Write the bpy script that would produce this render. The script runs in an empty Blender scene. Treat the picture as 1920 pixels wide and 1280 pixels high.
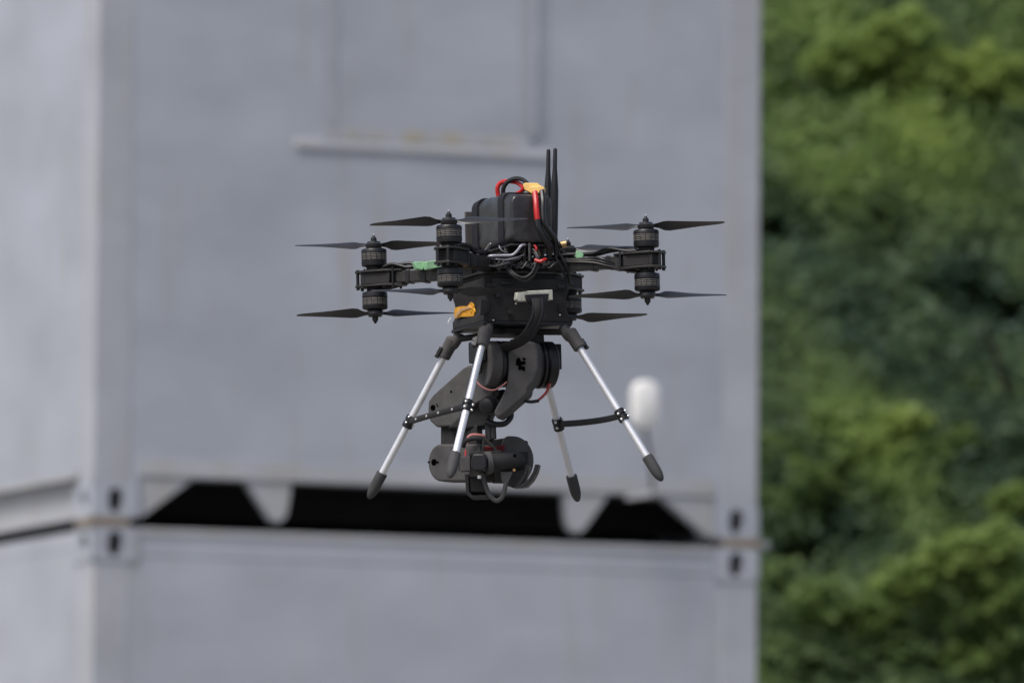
import bpy, bmesh, math, random
import numpy as np
from mathutils import Vector, Matrix, noise as mnoise
from math import sin, cos, tan, pi, radians as R

# ------------------------------------------------------------------ camera
scene = bpy.context.scene
LENS = 400.0; SENSOR = 36.0; W, H = 1920.0, 1280.0
FPX = W * LENS / SENSOR
PITCH = R(4.75); ROLL = R(0.5)
CAM = Vector((0.0, 0.0, 0.034))
f_ = Vector((0, cos(PITCH), sin(PITCH)))
r0 = Vector((1, 0, 0)); u0 = Vector((0, -sin(PITCH), cos(PITCH)))
r_ = r0 * cos(ROLL) + u0 * sin(ROLL)
u_ = -r0 * sin(ROLL) + u0 * cos(ROLL)
DD = 12.8                       # metres to the drone
cd = bpy.data.cameras.new('camera'); cam = bpy.data.objects.new('camera', cd)
scene.collection.objects.link(cam)
cd.lens = LENS; cd.sensor_width = SENSOR; cd.clip_start = 0.5; cd.clip_end = 3000
cd.dof.use_dof = True; cd.dof.focus_distance = DD; cd.dof.aperture_fstop = 17.0; cd.dof.aperture_blades = 0
M = Matrix((r_, u_, -f_)).transposed().to_4x4(); M.translation = CAM
cam.matrix_world = M
scene.camera = cam

# ------------------------------------------------------------------ light
SUN_EL = R(58); SUN_AZ = R(-136)      # direction towards the sun: azimuth from +Y clockwise
wd = bpy.data.worlds.new('World'); scene.world = wd; wd.use_nodes = True
nt = wd.node_tree; nt.nodes.clear()
sky = nt.nodes.new('ShaderNodeTexSky'); sky.sky_type = 'NISHITA'; sky.sun_disc = False
sky.sun_elevation = SUN_EL; sky.sun_rotation = SUN_AZ
sky.air_density = 1.0; sky.dust_density = 4.0; sky.ozone_density = 1.0
hs = nt.nodes.new('ShaderNodeHueSaturation'); hs.inputs['Saturation'].default_value = 0.85
bg = nt.nodes.new('ShaderNodeBackground'); bg.inputs['Strength'].default_value = 0.085
wo = nt.nodes.new('ShaderNodeOutputWorld')
nt.links.new(sky.outputs[0], hs.inputs['Color']); nt.links.new(hs.outputs[0], bg.inputs['Color']); nt.links.new(bg.outputs[0], wo.inputs['Surface'])
sl = bpy.data.lights.new('sun', 'SUN'); sl.energy = 1.75; sl.angle = R(26); sl.color = (1.0, 0.955, 0.9)
so = bpy.data.objects.new('sun', sl); scene.collection.objects.link(so)
sd = Vector((sin(SUN_AZ) * cos(SUN_EL), cos(SUN_AZ) * cos(SUN_EL), sin(SUN_EL)))
so.rotation_euler = sd.to_track_quat('Z', 'Y').to_euler(); so.location = (0, 0, 60)
scene.view_settings.view_transform = 'Standard'; scene.view_settings.look = 'None'
scene.view_settings.exposure = 0.57; scene.view_settings.gamma = 1.0
scene.view_settings.use_curve_mapping = False

# ------------------------------------------------------------------ materials
def mat(name, col, rough=0.6, metal=0.0, var=0.0, scale=60.0, bump=0.0, spec=0.5, col2=None, stretch=(1, 1, 1)):
    m = bpy.data.materials.new(name); m.use_nodes = True
    n = m.node_tree; b = n.nodes['Principled BSDF']
    b.inputs['Roughness'].default_value = rough; b.inputs['Metallic'].default_value = metal
    b.inputs['Specular IOR Level'].default_value = spec
    tc = n.nodes.new('ShaderNodeTexCoord'); mp = n.nodes.new('ShaderNodeMapping'); mp.inputs['Scale'].default_value = stretch
    n.links.new(tc.outputs['Object'], mp.inputs[0])
    nz = n.nodes.new('ShaderNodeTexNoise'); nz.inputs['Scale'].default_value = scale; nz.inputs['Detail'].default_value = 5
    n.links.new(mp.outputs[0], nz.inputs['Vector'])
    rp = n.nodes.new('ShaderNodeValToRGB'); rp.color_ramp.elements[0].position = 0.32; rp.color_ramp.elements[1].position = 0.68
    c2 = col2 if col2 else tuple(min(1, c * (1 + var)) for c in col)
    c1 = tuple(c * (1 - var) for c in col) if not col2 else col
    rp.color_ramp.elements[0].color = (*c1, 1); rp.color_ramp.elements[1].color = (*c2, 1)
    n.links.new(nz.outputs['Fac'], rp.inputs[0]); n.links.new(rp.outputs[0], b.inputs['Base Color'])
    if bump:
        bp = n.nodes.new('ShaderNodeBump'); bp.inputs['Strength'].default_value = bump; bp.inputs['Distance'].default_value = 0.0006
        nz2 = n.nodes.new('ShaderNodeTexNoise'); nz2.inputs['Scale'].default_value = scale * 14; nz2.inputs['Detail'].default_value = 2
        n.links.new(mp.outputs[0], nz2.inputs['Vector'])
        n.links.new(nz2.outputs['Fac'], bp.inputs['Height']); n.links.new(bp.outputs[0], b.inputs['Normal'])
    return m

MT = {}
MT['black'] = mat('black_plastic', (0.009, 0.009, 0.012), 0.40, var=0.35, scale=90, bump=0.25)
MT['deep'] = mat('dark_recess_plastic', (0.010, 0.010, 0.011), 0.7, var=0.3, scale=90)
MT['printed'] = mat('printed_plastic', (0.080, 0.077, 0.078), 0.72, var=0.16, scale=70, bump=0.6, spec=0.35)
MT['printed_dark'] = mat('dark_printed_plastic', (0.026, 0.025, 0.026), 0.7, var=0.2, scale=70, bump=0.6, spec=0.35)
MT['rubber'] = mat('foot_rubber', (0.060, 0.060, 0.063), 0.7, var=0.15, scale=60, bump=0.4, spec=0.3)
MT['carbon'] = mat('carbon_fibre', (0.024, 0.022, 0.021), 0.42, var=0.45, scale=260, spec=0.5)
MT['blade'] = mat('propeller_plastic', (0.022, 0.022, 0.025), 0.35, var=0.2, scale=60, spec=0.5)
MT['alu'] = mat('brushed_aluminium', (0.84, 0.85, 0.89), 0.42, 0.55, var=0.05, scale=80, bump=0.1)
MT['void'] = mat('hole_black', (0.002, 0.002, 0.002), 0.9, spec=0.0)
MT['steel'] = mat('screw_steel', (0.75, 0.75, 0.75), 0.3, 0.7, var=0.1)
MT['stator'] = mat('stator_steel', (0.21, 0.195, 0.18), 0.5, 0.3, var=0.3, scale=300)
MT['copper'] = mat('copper_winding', (0.30, 0.10, 0.04), 0.45, 0.5, var=0.4, scale=400)
MT['wrap'] = mat('battery_wrap', (0.036, 0.034, 0.036), 0.27, var=0.3, scale=38, bump=0.5, spec=0.5)
MT['strap'] = mat('woven_strap', (0.008, 0.009, 0.016), 0.85, var=0.3, scale=250, bump=0.5)
MT['wire_black'] = mat('black_silicone_wire', (0.012, 0.012, 0.014), 0.38, var=0.3)
MT['wire_dull'] = mat('dull_wire', (0.045, 0.045, 0.05), 0.45, var=0.3)
MT['wire_silver'] = mat('silver_wire', (0.34, 0.34, 0.40), 0.3, var=0.2)
MT['wire_grey'] = mat('grey_wire', (0.16, 0.16, 0.19), 0.35, var=0.25)
MT['wire_red'] = mat('red_silicone_wire', (0.52, 0.02, 0.02), 0.38, var=0.15)
MT['wire_dim'] = mat('dark_red_wire', (0.20, 0.008, 0.010), 0.5, var=0.2)
MT['wire_pink'] = mat('pink_servo_wire', (0.42, 0.17, 0.16), 0.5, var=0.2)
MT['yellow'] = mat('yellow_connector', (0.92, 0.60, 0.20), 0.4, var=0.1)
MT['tape'] = mat('amber_tape', (0.70, 0.33, 0.02), 0.25, var=0.3, scale=120, bump=0.6)
MT['green'] = mat('green_tape', (0.33, 0.62, 0.36), 0.6, var=0.15, scale=120, bump=0.4)
MT['cream'] = mat('cream_connector', (0.50, 0.50, 0.44), 0.5, var=0.25, scale=200)
MT['gold'] = mat('gold_connector', (0.95, 0.58, 0.28), 0.35, 0.6, var=0.1)
MT['white'] = mat('white_housing', (0.86, 0.86, 0.85), 0.5, var=0.03)
MT['pole'] = mat('galvanised_pole', (0.07, 0.07, 0.075), 0.5, 0.3, var=0.2, scale=20)
MT['seam'] = mat('rusty_fitting', (0.22, 0.15, 0.09), 0.8, col2=(0.30, 0.28, 0.25), scale=18)
MT['bark'] = mat('bark', (0.05, 0.04, 0.03), 0.9, var=0.4, scale=6, bump=0.5)

def paint_material(name, base, stain, rust, seed, thr=0.57, rthr=0.74):
    m = bpy.data.materials.new(name); m.use_nodes = True
    n = m.node_tree; L = n.links; b = n.nodes['Principled BSDF']
    b.inputs['Roughness'].default_value = 0.55; b.inputs['Specular IOR Level'].default_value = 0.35
    tc = n.nodes.new('ShaderNodeTexCoord')
    def noise(scale, st, loc, det=4):
        mp = n.nodes.new('ShaderNodeMapping'); mp.inputs['Scale'].default_value = st; mp.inputs['Location'].default_value = (seed + loc, loc, seed)
        nz = n.nodes.new('ShaderNodeTexNoise'); nz.inputs['Scale'].default_value = scale; nz.inputs['Detail'].default_value = det
        L.new(tc.outputs['Object'], mp.inputs[0]); L.new(mp.outputs[0], nz.inputs['Vector']); return nz.outputs['Fac']
    def ramp(src, a, bb, ca, cb):
        r = n.nodes.new('ShaderNodeValToRGB'); e = r.color_ramp.elements
        e[0].position = a; e[1].position = bb; e[0].color = (*ca, 1); e[1].color = (*cb, 1); L.new(src, r.inputs[0]); return r.outputs[0]
    def mix(fac, a, c):
        x = n.nodes.new('ShaderNodeMix'); x.data_type = 'RGBA'
        L.new(fac, x.inputs[0]); L.new(a, x.inputs[6]); L.new(c, x.inputs[7]); return x.outputs[2]
    lo = tuple(c * 0.90 for c in base); hi = tuple(min(1, c * 1.10) for c in base)
    c0 = ramp(noise(2.3, (1, 1, 1.6), 0), 0.30, 0.70, lo, hi)
    st = ramp(noise(3.0, (3.5, 3.5, 0.5), 5), thr, thr + 0.16, (0, 0, 0), (0.55, 0.55, 0.55))
    rgb = n.nodes.new('ShaderNodeRGB'); rgb.outputs[0].default_value = (*stain, 1)
    c1 = mix(st, c0, rgb.outputs[0])
    rs = ramp(noise(9.0, (1, 1, 0.7), 11, 6), rthr, rthr + 0.08, (0, 0, 0), (0.7, 0.7, 0.7))
    rg = n.nodes.new('ShaderNodeRGB'); rg.outputs[0].default_value = (*rust, 1)
    c2 = mix(rs, c1, rg.outputs[0])
    L.new(c2, b.inputs['Base Color'])
    bp = n.nodes.new('ShaderNodeBump'); bp.inputs['Strength'].default_value = 0.35; bp.inputs['Distance'].default_value = 0.012
    L.new(noise(1.6, (1, 1, 2.2), 17, 3), bp.inputs['Height']); L.new(bp.outputs[0], b.inputs['Normal'])
    return m
GREY = (0.420, 0.450, 0.512)
MT['paint'] = paint_material('container_paint', GREY, (0.38, 0.37, 0.35), (0.33, 0.25, 0.16), 1.0)
MT['paint2'] = paint_material('container_paint_lower', (0.432, 0.458, 0.516), (0.40, 0.39, 0.37), (0.33, 0.25, 0.16), 8.0)
MT['post'] = paint_material('post_paint', (0.440, 0.458, 0.505), (0.425, 0.425, 0.43), (0.36, 0.27, 0.17), 6.0, 0.5, 0.74)
MT['rust'] = mat('rust_stain', (0.435, 0.405, 0.335), 0.8, var=0.15, scale=25)
MT['edge_shade'] = mat('edge_shade_tone', (0.385, 0.406, 0.455), 0.7, var=0.08, scale=6)  # darker wall tone for the soft shade along the shutter edges
MT['sill'] = paint_material('weathered_paint', (0.435, 0.455, 0.51), (0.45, 0.43, 0.38), (0.47, 0.33, 0.12), 4.3, 0.45, 0.63)
MT['rail'] = paint_material('rail_paint', (0.44, 0.455, 0.49), (0.42, 0.40, 0.36), (0.36, 0.27, 0.17), 5.0, 0.5, 0.68)
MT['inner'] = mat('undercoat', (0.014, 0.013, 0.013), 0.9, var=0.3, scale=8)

# ------------------------------------------------------------------ objects
def empty(name, mw=None, loc=(0, 0, 0)):
    o = bpy.data.objects.new(name, None); scene.collection.objects.link(o)
    if mw is not None: o.matrix_world = mw
    else: o.location = loc
    o.empty_display_size = 0.1
    return o
def tag(o, label=None, cat=None, group=None, kind=None):
    if label: o['label'] = label
    if cat: o['category'] = cat
    if group: o['group'] = group
    if kind: o['kind'] = kind
    return o

class MB:
    """collects shapes in one mesh"""
    def __init__(s): s.v = []; s.f = []
    def add(s, vs, fs):
        k = len(s.v); s.v += [Vector(v) for v in vs]; s.f += [tuple(i + k for i in f) for f in fs]; return s
    def box(s, c, size, rot=None):
        c = Vector(c); hx, hy, hz = [a / 2 for a in size]; vs = []
        for x in (-hx, hx):
            for y in (-hy, hy):
                for z in (-hz, hz):
                    p = Vector((x, y, z)); p = rot @ p if rot is not None else p; vs.append(c + p)
        return s.add(vs, [(0, 1, 3, 2), (4, 6, 7, 5), (0, 4, 5, 1), (2, 3, 7, 6), (0, 2, 6, 4), (1, 5, 7, 3)])
    def b2(s, a, b):
        a = Vector(a); b = Vector(b); return s.box((a + b) / 2, [abs(b[i] - a[i]) for i in range(3)])
    def beam(s, p, q, w, h, up=(0, 0, 1)):
        p = Vector(p); q = Vector(q); d = (q - p); L = d.length; d.normalize()
        up = Vector(up); x = d.cross(up)
        if x.length < 1e-4: x = d.cross(Vector((1, 0, 0)))
        x.normalize(); y = x.cross(d)
        m = Matrix((x, d, y)).transposed()
        return s.box((p + q) / 2, (w, L, h), m)
    def rings(s, rs, cap=True):
        n = len(rs[0]); k = len(s.v)
        for r in rs: s.v += [Vector(p) for p in r]
        for i in range(len(rs) - 1):
            for j in range(n):
                a = k + i * n + j; b = k + i * n + (j + 1) % n
                s.f.append((a, b, b + n, a + n))
        if cap:
            s.f.append(tuple(k + j for j in range(n))[::-1]); m = k + (len(rs) - 1) * n
            s.f.append(tuple(m + j for j in range(n)))
        return s
    def lathe(s, p, axis, prof, seg=32):
        """prof: list of (distance along axis, radius)"""
        p = Vector(p); a = Vector(axis).normalized()
        x = a.cross(Vector((0, 0, 1)));
        if x.length < 1e-3: x = a.cross(Vector((0, 1, 0)))
        x.normalize(); y = a.cross(x)
        return s.rings([[p + a * t + (x * cos(2 * pi * j / seg) + y * sin(2 * pi * j / seg)) * max(r, 1e-4) for j in range(seg)] for t, r in prof])
    def cyl(s, p, q, ra, rb=None, seg=24):
        p = Vector(p); q = Vector(q); L = (q - p).length
        return s.lathe(p, q - p, [(0, ra), (L, ra if rb is None else rb)], seg)
    def tube(s, pts, r, seg=8, sub=6, flat=None):
        pts = [Vector(p) for p in pts]
        P = []
        for i in range(len(pts) - 1):
            a = pts[max(i - 1, 0)]; b = pts[i]; c = pts[i + 1]; d = pts[min(i + 2, len(pts) - 1)]
            for k in range(sub):
                t = k / sub
                P.append(0.5 * ((2 * b) + (c - a) * t + (2 * a - 5 * b + 4 * c - d) * t * t + (3 * b - a - 3 * c + d) * t ** 3))
        P.append(pts[-1]); rs = []; nx = None
        for i, p in enumerate(P):
            d = (P[min(i + 1, len(P) - 1)] - P[max(i - 1, 0)]).normalized()
            if nx is None:
                nx = d.cross(Vector((0, 0, 1)));
                if nx.length < 1e-2: nx = d.cross(Vector((1, 0, 0)))
            nx = (nx - d * nx.dot(d)).normalized(); ny = d.cross(nx)
            fr = (flat or (1, 1)); rr = r(i / (len(P) - 1)) if callable(r) else r
            rs.append([p + (nx * cos(2 * pi * j / seg) * fr[0] + ny * sin(2 * pi * j / seg) * fr[1]) * rr for j in range(seg)])
        return s.rings(rs)
    def prism(s, pts, off):
        """pts: 3D outline, off: extrusion vector"""
        n = len(pts); off = Vector(off); pts = [Vector(p) for p in pts]
        return s.add(pts + [p + off for p in pts], [tuple(range(n)), tuple(range(2 * n - 1, n - 1, -1))] + [(i, (i + 1) % n, (i + 1) % n + n, i + n) for i in range(n)])
    def build(s, name, m, parent=None, scale=1.0, bevel=0.0, smooth=True, label=None, seg=2):
        me = bpy.data.meshes.new(name)
        me.from_pydata([tuple(v * scale) for v in s.v], [], s.f)
        bm = bmesh.new(); bm.from_mesh(me); bmesh.ops.recalc_face_normals(bm, faces=bm.faces); bm.to_mesh(me); bm.free()
        if smooth:
            me.polygons.foreach_set('use_smooth', [True] * len(me.polygons)); me.set_sharp_from_angle(angle=R(35))
        me.materials.append(m if not isinstance(m, str) else MT[m])
        o = bpy.data.objects.new(name, me); scene.collection.objects.link(o)
        if parent is not None: o.parent = parent
        if bevel:
            bv = o.modifiers.new('bevel', 'BEVEL'); bv.width = bevel * scale; bv.segments = seg; bv.limit_method = 'ANGLE'; bv.angle_limit = R(40)
            bv.harden_normals = False
        if label: o['label'] = label
        return o

# ------------------------------------------------------------------ ground
def build_ground():
    ys = [-600, -60, 0, 8, 20, 32, 40, 60, 90, 200, 600, 2500]
    zs = [-1.75, -1.75, -1.75, -1.6, -0.8, -0.1, 0, 0, 0.3, 2, 6, 10]
    xs = [-2500, -600, -120, -40, -12, 0, 12, 40, 120, 600, 2500]
    b = MB(); vs = [(x, y, z) for y, z in zip(ys, zs) for x in xs]; n = len(xs)
    fs = [(j * n + i, j * n + i + 1, (j + 1) * n + i + 1, (j + 1) * n + i) for j in range(len(ys) - 1) for i in range(n - 1)]
    b.add(vs, fs)
    g = mat('gravel_ground', (0.13, 0.125, 0.115), 0.95, col2=(0.20, 0.19, 0.17), scale=0.8, bump=0.0)
    return tag(b.build('ground', g, smooth=False), kind='structure')
build_ground()

# ------------------------------------------------------------------ containers
ALPHA = R(21.5)
def ray(px, py):
    return r_ * ((px - W / 2) / FPX) + u_ * (-(py - H / 2) / FPX) + f_
def project(p):
    d = Vector(p) - CAM; z = d.dot(f_)
    return (W / 2 + FPX * d.dot(r_) / z, H / 2 - FPX * d.dot(u_) / z)
ex = Vector((cos(ALPHA), sin(ALPHA), 0)); ey = Vector((-sin(ALPHA), cos(ALPHA), 0)); ez = Vector((0, 0, 1))
CW, CL, CH, GAP = 2.438, 6.058, 2.591, 0.030
lo, hi = 20.0, 60.0
for _ in range(50):
    mid = (lo + hi) / 2; K = CAM + ray(175, 968) * mid
    if project(K + ex * CW)[0] > 1420: lo = mid
    else: hi = mid
K = CAM + ray(175, 968) * lo
0 and print('container distance', lo, 'K', K, 'right seam', project(K + ex * CW), 'left', project(K + ey * 0.9))
UPM = Matrix((ex, ey, ez)).transposed().to_4x4(); UPM.translation = K
GROUND_UNDER = K.z - CH - GAP
print('ground under containers', GROUND_UNDER)

def casting(parent, x0, y0, z0, m, sx, sy, detail):
    """corner casting with real oval openings; sx, sy: outward directions"""
    lx, ly, lz = 0.162, 0.178, 0.118
    e = 0.004
    xa, xb = (x0 - e, x0 + lx) if sx < 0 else (x0 - lx, x0 + e)
    ya, yb = (y0 - e, y0 + ly) if sy < 0 else (y0 - ly, y0 + e)
    b = MB()
    def face(o, ax, ay, w, h, nrm, rw, rh, hole):
        o = Vector(o); ax = Vector(ax); ay = Vector(ay); nrm = Vector(nrm)
        if not hole:
            b.add([o, o + ax * w, o + ax * w + ay * h, o + ay * h], [(0, 1, 2, 3)]); return
        N = 32; c = o + ax * w / 2 + ay * h / 2; inner = []; outer = []
        for i in range(N):
            t = 2 * pi * (i + .5) / N; ct, st = cos(t), sin(t)
            inner.append(c + ax * rw * math.copysign(abs(ct) ** .8, ct) + ay * rh * math.copysign(abs(st) ** .8, st))
            k = min(w / 2 / max(abs(ct), 1e-6), h / 2 / max(abs(st), 1e-6))
            outer.append(c + ax * ct * k + ay * st * k)
        rec = [p - nrm * 0.045 for p in inner]
        b.add(outer + inner + rec, [(i, (i + 1) % N, N + (i + 1) % N, N + i) for i in range(N)] + [(N + i, N + (i + 1) % N, 2 * N + (i + 1) % N, 2 * N + i) for i in range(N)])
    z1 = z0 + lz
    face((xa, ya, z0), (1, 0, 0), (0, 0, 1), xb - xa, lz, (0, -1, 0), 0.027, 0.043, sy < 0)
    face((xa, yb, z0), (1, 0, 0), (0, 0, 1), xb - xa, lz, (0, 1, 0), 0.024, 0.040, False)
    face((xa, ya, z0), (0, 1, 0), (0, 0, 1), yb - ya, lz, (-1, 0, 0), 0.034, 0.037, sx < 0)
    face((xb, ya, z0), (0, 1, 0), (0, 0, 1), yb - ya, lz, (1, 0, 0), 0.034, 0.037, False)
    face((xa, ya, z0), (1, 0, 0), (0, 1, 0), xb - xa, yb - ya, (0, 0, -1), 0, 0, False)
    face((xa, ya, z1), (1, 0, 0), (0, 1, 0), xb - xa, yb - ya, (0, 0, 1), 0, 0, False)
    o = b.build('corner_casting', m, parent)
    # hollow core seen through the openings
    d = 0.0440
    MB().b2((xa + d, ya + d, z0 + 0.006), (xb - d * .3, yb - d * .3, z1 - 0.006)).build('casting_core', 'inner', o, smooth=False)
    return o

def container(mw, upper, paint):
    t = empty('shipping_container', mw)
    T = -0.0
    # posts
    for (xa, xb, ya, yb) in ((0.0, 0.13, 0.0, 0.15), (CW - 0.13, CW, 0.0, 0.15), (0, 0.13, CL - 0.15, CL), (CW - 0.13, CW, CL - 0.15, CL)):
        MB().b2((xa, ya, 0.118), (xb, yb, CH - 0.118)).build('corner_post', 'post', t, bevel=0.003)
    for zz in (0.0, CH - 0.118):
        for (x0, y0, sx, sy) in ((0, 0, -1, -1), (CW, 0, 1, -1), (0, CL, -1, 1), (CW, CL, 1, 1)):
            casting(t, x0, y0, zz, MT[paint], sx, sy, True)
    base = 0.142
    # end wall facing the camera
    w = MB(); w.b2((0.1302, 0.0015, 0.1185), (0.1622, 0.06, base + 0.0295)); w.b2((CW - 0.1622, 0.0015, 0.1185), (CW - 0.1302, 0.06, base + 0.0295)); w.b2((0.13, 0.0015, base + 0.03), (CW - 0.13, 0.06, CH - 0.10)); w.build('end_wall', paint, t, smooth=False)
    MB().b2((0.13, CL - .06, base + .03), (CW - 0.13, CL - 0.022, CH - 0.10)).build('end_wall', paint, t, smooth=False)
    for x0, x1 in ((0.003, 0.05), (CW - 0.05, CW - 0.003)):
        MB().b2((x0, 0.15, 0.166), (x1, CL - 0.15, CH - 0.07)).build('side_wall', paint, t, smooth=False)
    # end rail under the wall: flange + web, proud of the wall
    MB().b2((0.1625, -0.001, base), (CW - 0.1625, 0.07, base + 0.029)).build('bottom_rail', 'rail', t, bevel=0.004)
    MB().b2((0.1625, 0.0003, base + 0.0295), (CW - 0.1625, 0.0035, base + 0.06)).build('rail_flange', 'rail', t, bevel=0.002)
    MB().b2((0.1625, 0.0018, CH - 0.0995), (CW - 0.1625, 0.09, CH - 0.003)).build('top_rail', paint, t, bevel=0.006)
    MB().b2((0.1625, -0.003, CH - 0.026), (CW - 0.1625, 0.0012, CH - 0.003)).build('rail_lip', 'rail', t, bevel=0.002)
    MB().b2((0.1625, CL - .09, CH - 0.10), (CW - 0.1625, CL - .004, CH - 0.012)).build('top_rail', 'rail', t, bevel=0.006)
    MB().b2((0.1625, CL - .07, 0.02), (CW - 0.1625, CL - .004, base + 0.034)).build('bottom_rail', 'rail', t, bevel=0.004)
    # side rails: C channels open to the outside
    for s_, x0 in ((1, 0.0), (-1, CW)):
        c = MB()
        c.b2((x0 + s_ * 0.008, 0.1785, 0.004), (x0 + s_ * 0.07, CL - 0.1785, 0.022))
        c.b2((x0 + s_ * 0.045, 0.1785, 0.022), (x0 + s_ * 0.07, CL - 0.1785, 0.142))
        c.b2((x0 + s_ * 0.002, 0.1785, 0.142), (x0 + s_ * 0.07, CL - 0.1785, 0.1655))
        c.build('side_rail', 'rail', t, bevel=0.003)
        MB().b2((x0 + s_ * 0.006, 0.1785, CH - 0.0695), (x0 + s_ * 0.06, CL - 0.1785, CH - 0.008)).build('top_side_rail', paint, t, bevel=0.005)
    MB().b2((0.06, 0.09, CH - 0.03), (CW - 0.06, CL - .09, CH - 0.014)).build('roof', paint, t, smooth=False)
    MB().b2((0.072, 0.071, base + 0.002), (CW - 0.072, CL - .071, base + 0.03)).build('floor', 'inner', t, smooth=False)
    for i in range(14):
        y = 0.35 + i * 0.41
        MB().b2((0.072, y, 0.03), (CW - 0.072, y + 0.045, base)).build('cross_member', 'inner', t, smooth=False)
    if upper:
        for k in (0, 1):
            q = lambda x: x if k == 0 else CW - x
            MB().prism([(q(0.1665), 0.006, 0.004), (q(0.178), 0.006, 0.004), (q(0.362), 0.006, base - .001), (q(0.1665), 0.006, base - .001)], (0, 0.05, 0)).build('gusset', 'rail', t, bevel=0.002)
            pts = [(0.552, base - .001), (0.596, 0.078), (0.632, 0.030), (0.645, 0.013), (0.660, 0.004), (0.676, 0.004), (0.692, 0.013), (0.704, 0.036), (0.712, 0.085), (0.718, base - .001)]
            MB().prism([(q(x), 0.007, z) for x, z in pts], (0, 0.045, 0)).build('rail_bracket', 'rail', t, bevel=0.002)
        # closed shutter set in the wall above the rail
        x0, x1, z0 = 0.835, 1.565, 1.370
        sh = MB().b2((x0 - .012, -0.0015, z0), (x1 + .012, 0.0035, 2.35)).build('window_shutter', paint, t, smooth=False)
        for a, c in (((x0 - .040, 0.0002, z0), (x0 - .013, 0.0035, 2.35)), ((x1 + .013, -0.009, z0 - .01), (x1 + .040, 0.0035, 2.35)), ((x1 + .062, -0.004, z0 - .01), (x1 + .070, 0.0035, 2.35))):
            MB().b2(a, c).build('shutter_frame', paint, sh, bevel=0.002)
        MB().b2((x0 - .012, -0.0045, z0), (x0 + .030, -0.0017, 2.35)).build('edge_shade_strip', 'edge_shade', sh, bevel=0.001)  # thin darker strips paint the shaded sides of the panel
        MB().b2((x1 - .028, -0.0045, z0), (x1 + .010, -0.0017, 2.35)).build('edge_shade_strip', 'edge_shade', sh, bevel=0.001)
        MB().b2((x0 - .02, -0.0035, z0 - .05), (x1 + .012, 0.0035, z0 - .004)).build('shutter_frame', 'sill', sh, bevel=0.003)
        sillm = MB().prism([(x0 - .12, -0.004, z0 - .052), (x0 - .12, 0.0035, z0 - .052), (x0 - .12, 0.0035, z0 - .086), (x0 - .12, -0.008, z0 - .086), (x0 - .12, -0.009, z0 - .080)], (x1 - x0 + .21, 0, 0))
        sillm.build('shutter_sill', 'sill', sh, bevel=0.003)
        rq = random.Random(5)
        for xm, wd, hg in ((1.145, .050, .046), (1.285, .040, .044), (1.01, .016, .02), (1.42, .025, .022), (0.93, .02, .018)):
            pts = [(xm + wd * cos(2 * pi * k / 14) * rq.uniform(.6, 1.15), -0.0042, z0 - .030 + hg * .5 * sin(2 * pi * k / 14) * rq.uniform(.6, 1.1)) for k in range(14)]
            MB().prism(pts, (0, 0.0006, 0)).build('rust_patch', 'rust', sh, smooth=False)
    return t

up = container(UPM, True, 'paint')
tag(up, 'upper grey painted container with a shuttered window and black gap under its bottom rail', 'container', 'stacked grey containers')
LOM = UPM.copy(); LOM.translation = K - Vector((0, 0, CH + GAP))
low = container(LOM, False, 'paint2')
tag(low, 'lower grey container with plain wall carrying the other container', 'container', 'stacked grey containers')
LB = ['rusty twist lock in the seam at the near left corner of the containers', 'twist lock sticking out past the right corner of the containers', 'twist lock at the far left corner of the containers', 'twist lock at the far right corner of the containers']
for i, (cx, cy) in enumerate(((0.06, 0.08), (CW - 0.06, 0.08), (0.06, CL - 0.08), (CW - 0.06, CL - 0.08))):
    mw = UPM.copy(); mw.translation = K + ex * cx + ey * cy - ez * GAP / 2
    t = empty('twist_lock', mw); tag(t, LB[i], 'twist lock', 'twist locks between the containers')
    MB().box((0, 0, 0), (0.14, 0.17, GAP - 0.002)).build('lock_plate', 'seam', t, bevel=0.003)
    if i % 2: MB().b2((0.0705, -0.07, -0.014), (0.112, -0.03, 0.010)).build('handle', 'rail', t, bevel=0.004)
    else: MB().b2((-0.075, 0.02, -0.006), (-0.07, 0.05, 0.006)).build('handle', 'seam', t)

# white antenna clamped to the bottom rail of the upper container
def antenna():
    # a point 6 cm in front of the wall plane
    def onwall(px, py, y):
        d = ray(px, py); n = ey; o = K + ey * y
        return CAM + d * ((o - CAM).dot(n) / d.dot(n))
    inv = UPM.inverted()
    c = inv @ onwall(1209, 759, -0.22)
    mw = UPM.copy(); mw.translation = onwall(1222, 926, -0.22)
    t = empty('outdoor_antenna', mw); tag(t, 'white rounded antenna box on a thin pole against the container wall', 'antenna')
    b0 = inv @ mw.translation
    cc = c - b0
    b = MB(); N = 40; hw, hh, rr = 0.048, 0.0845, 0.043; prof = []
    for i in range(N):
        tt = 2 * pi * i / N
        prof.append((math.copysign(hw - rr, cos(tt)) + rr * cos(tt), math.copysign(hh - rr, sin(tt)) + rr * sin(tt)))
    rs = []
    for y, k in ((-0.030, 0.80), (-0.026, 0.92), (-0.016, 0.99), (0.0, 1.0), (0.016, 0.99), (0.026, 0.92), (0.030, 0.80)):
        rs.append([(cc.x + p[0] * k, cc.y + y, cc.z + p[1] * (1 - (1 - k) * .6)) for p in prof])
    b.rings(rs); b.build('antenna_housing', 'white', t)
    MB().tube([(0, 0, -0.02), (0, 0, 0.08), (cc.x * .6, 0, 0.17), (cc.x, 0, cc.z - hh + 0.01)], 0.0075, 12).build('pole', 'pole', t)
    MB().b2((-0.008, -0.010, -0.008), (0.008, 0.2185, 0.008)).build('clamp', 'rail', t, bevel=0.002)
antenna()

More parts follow.
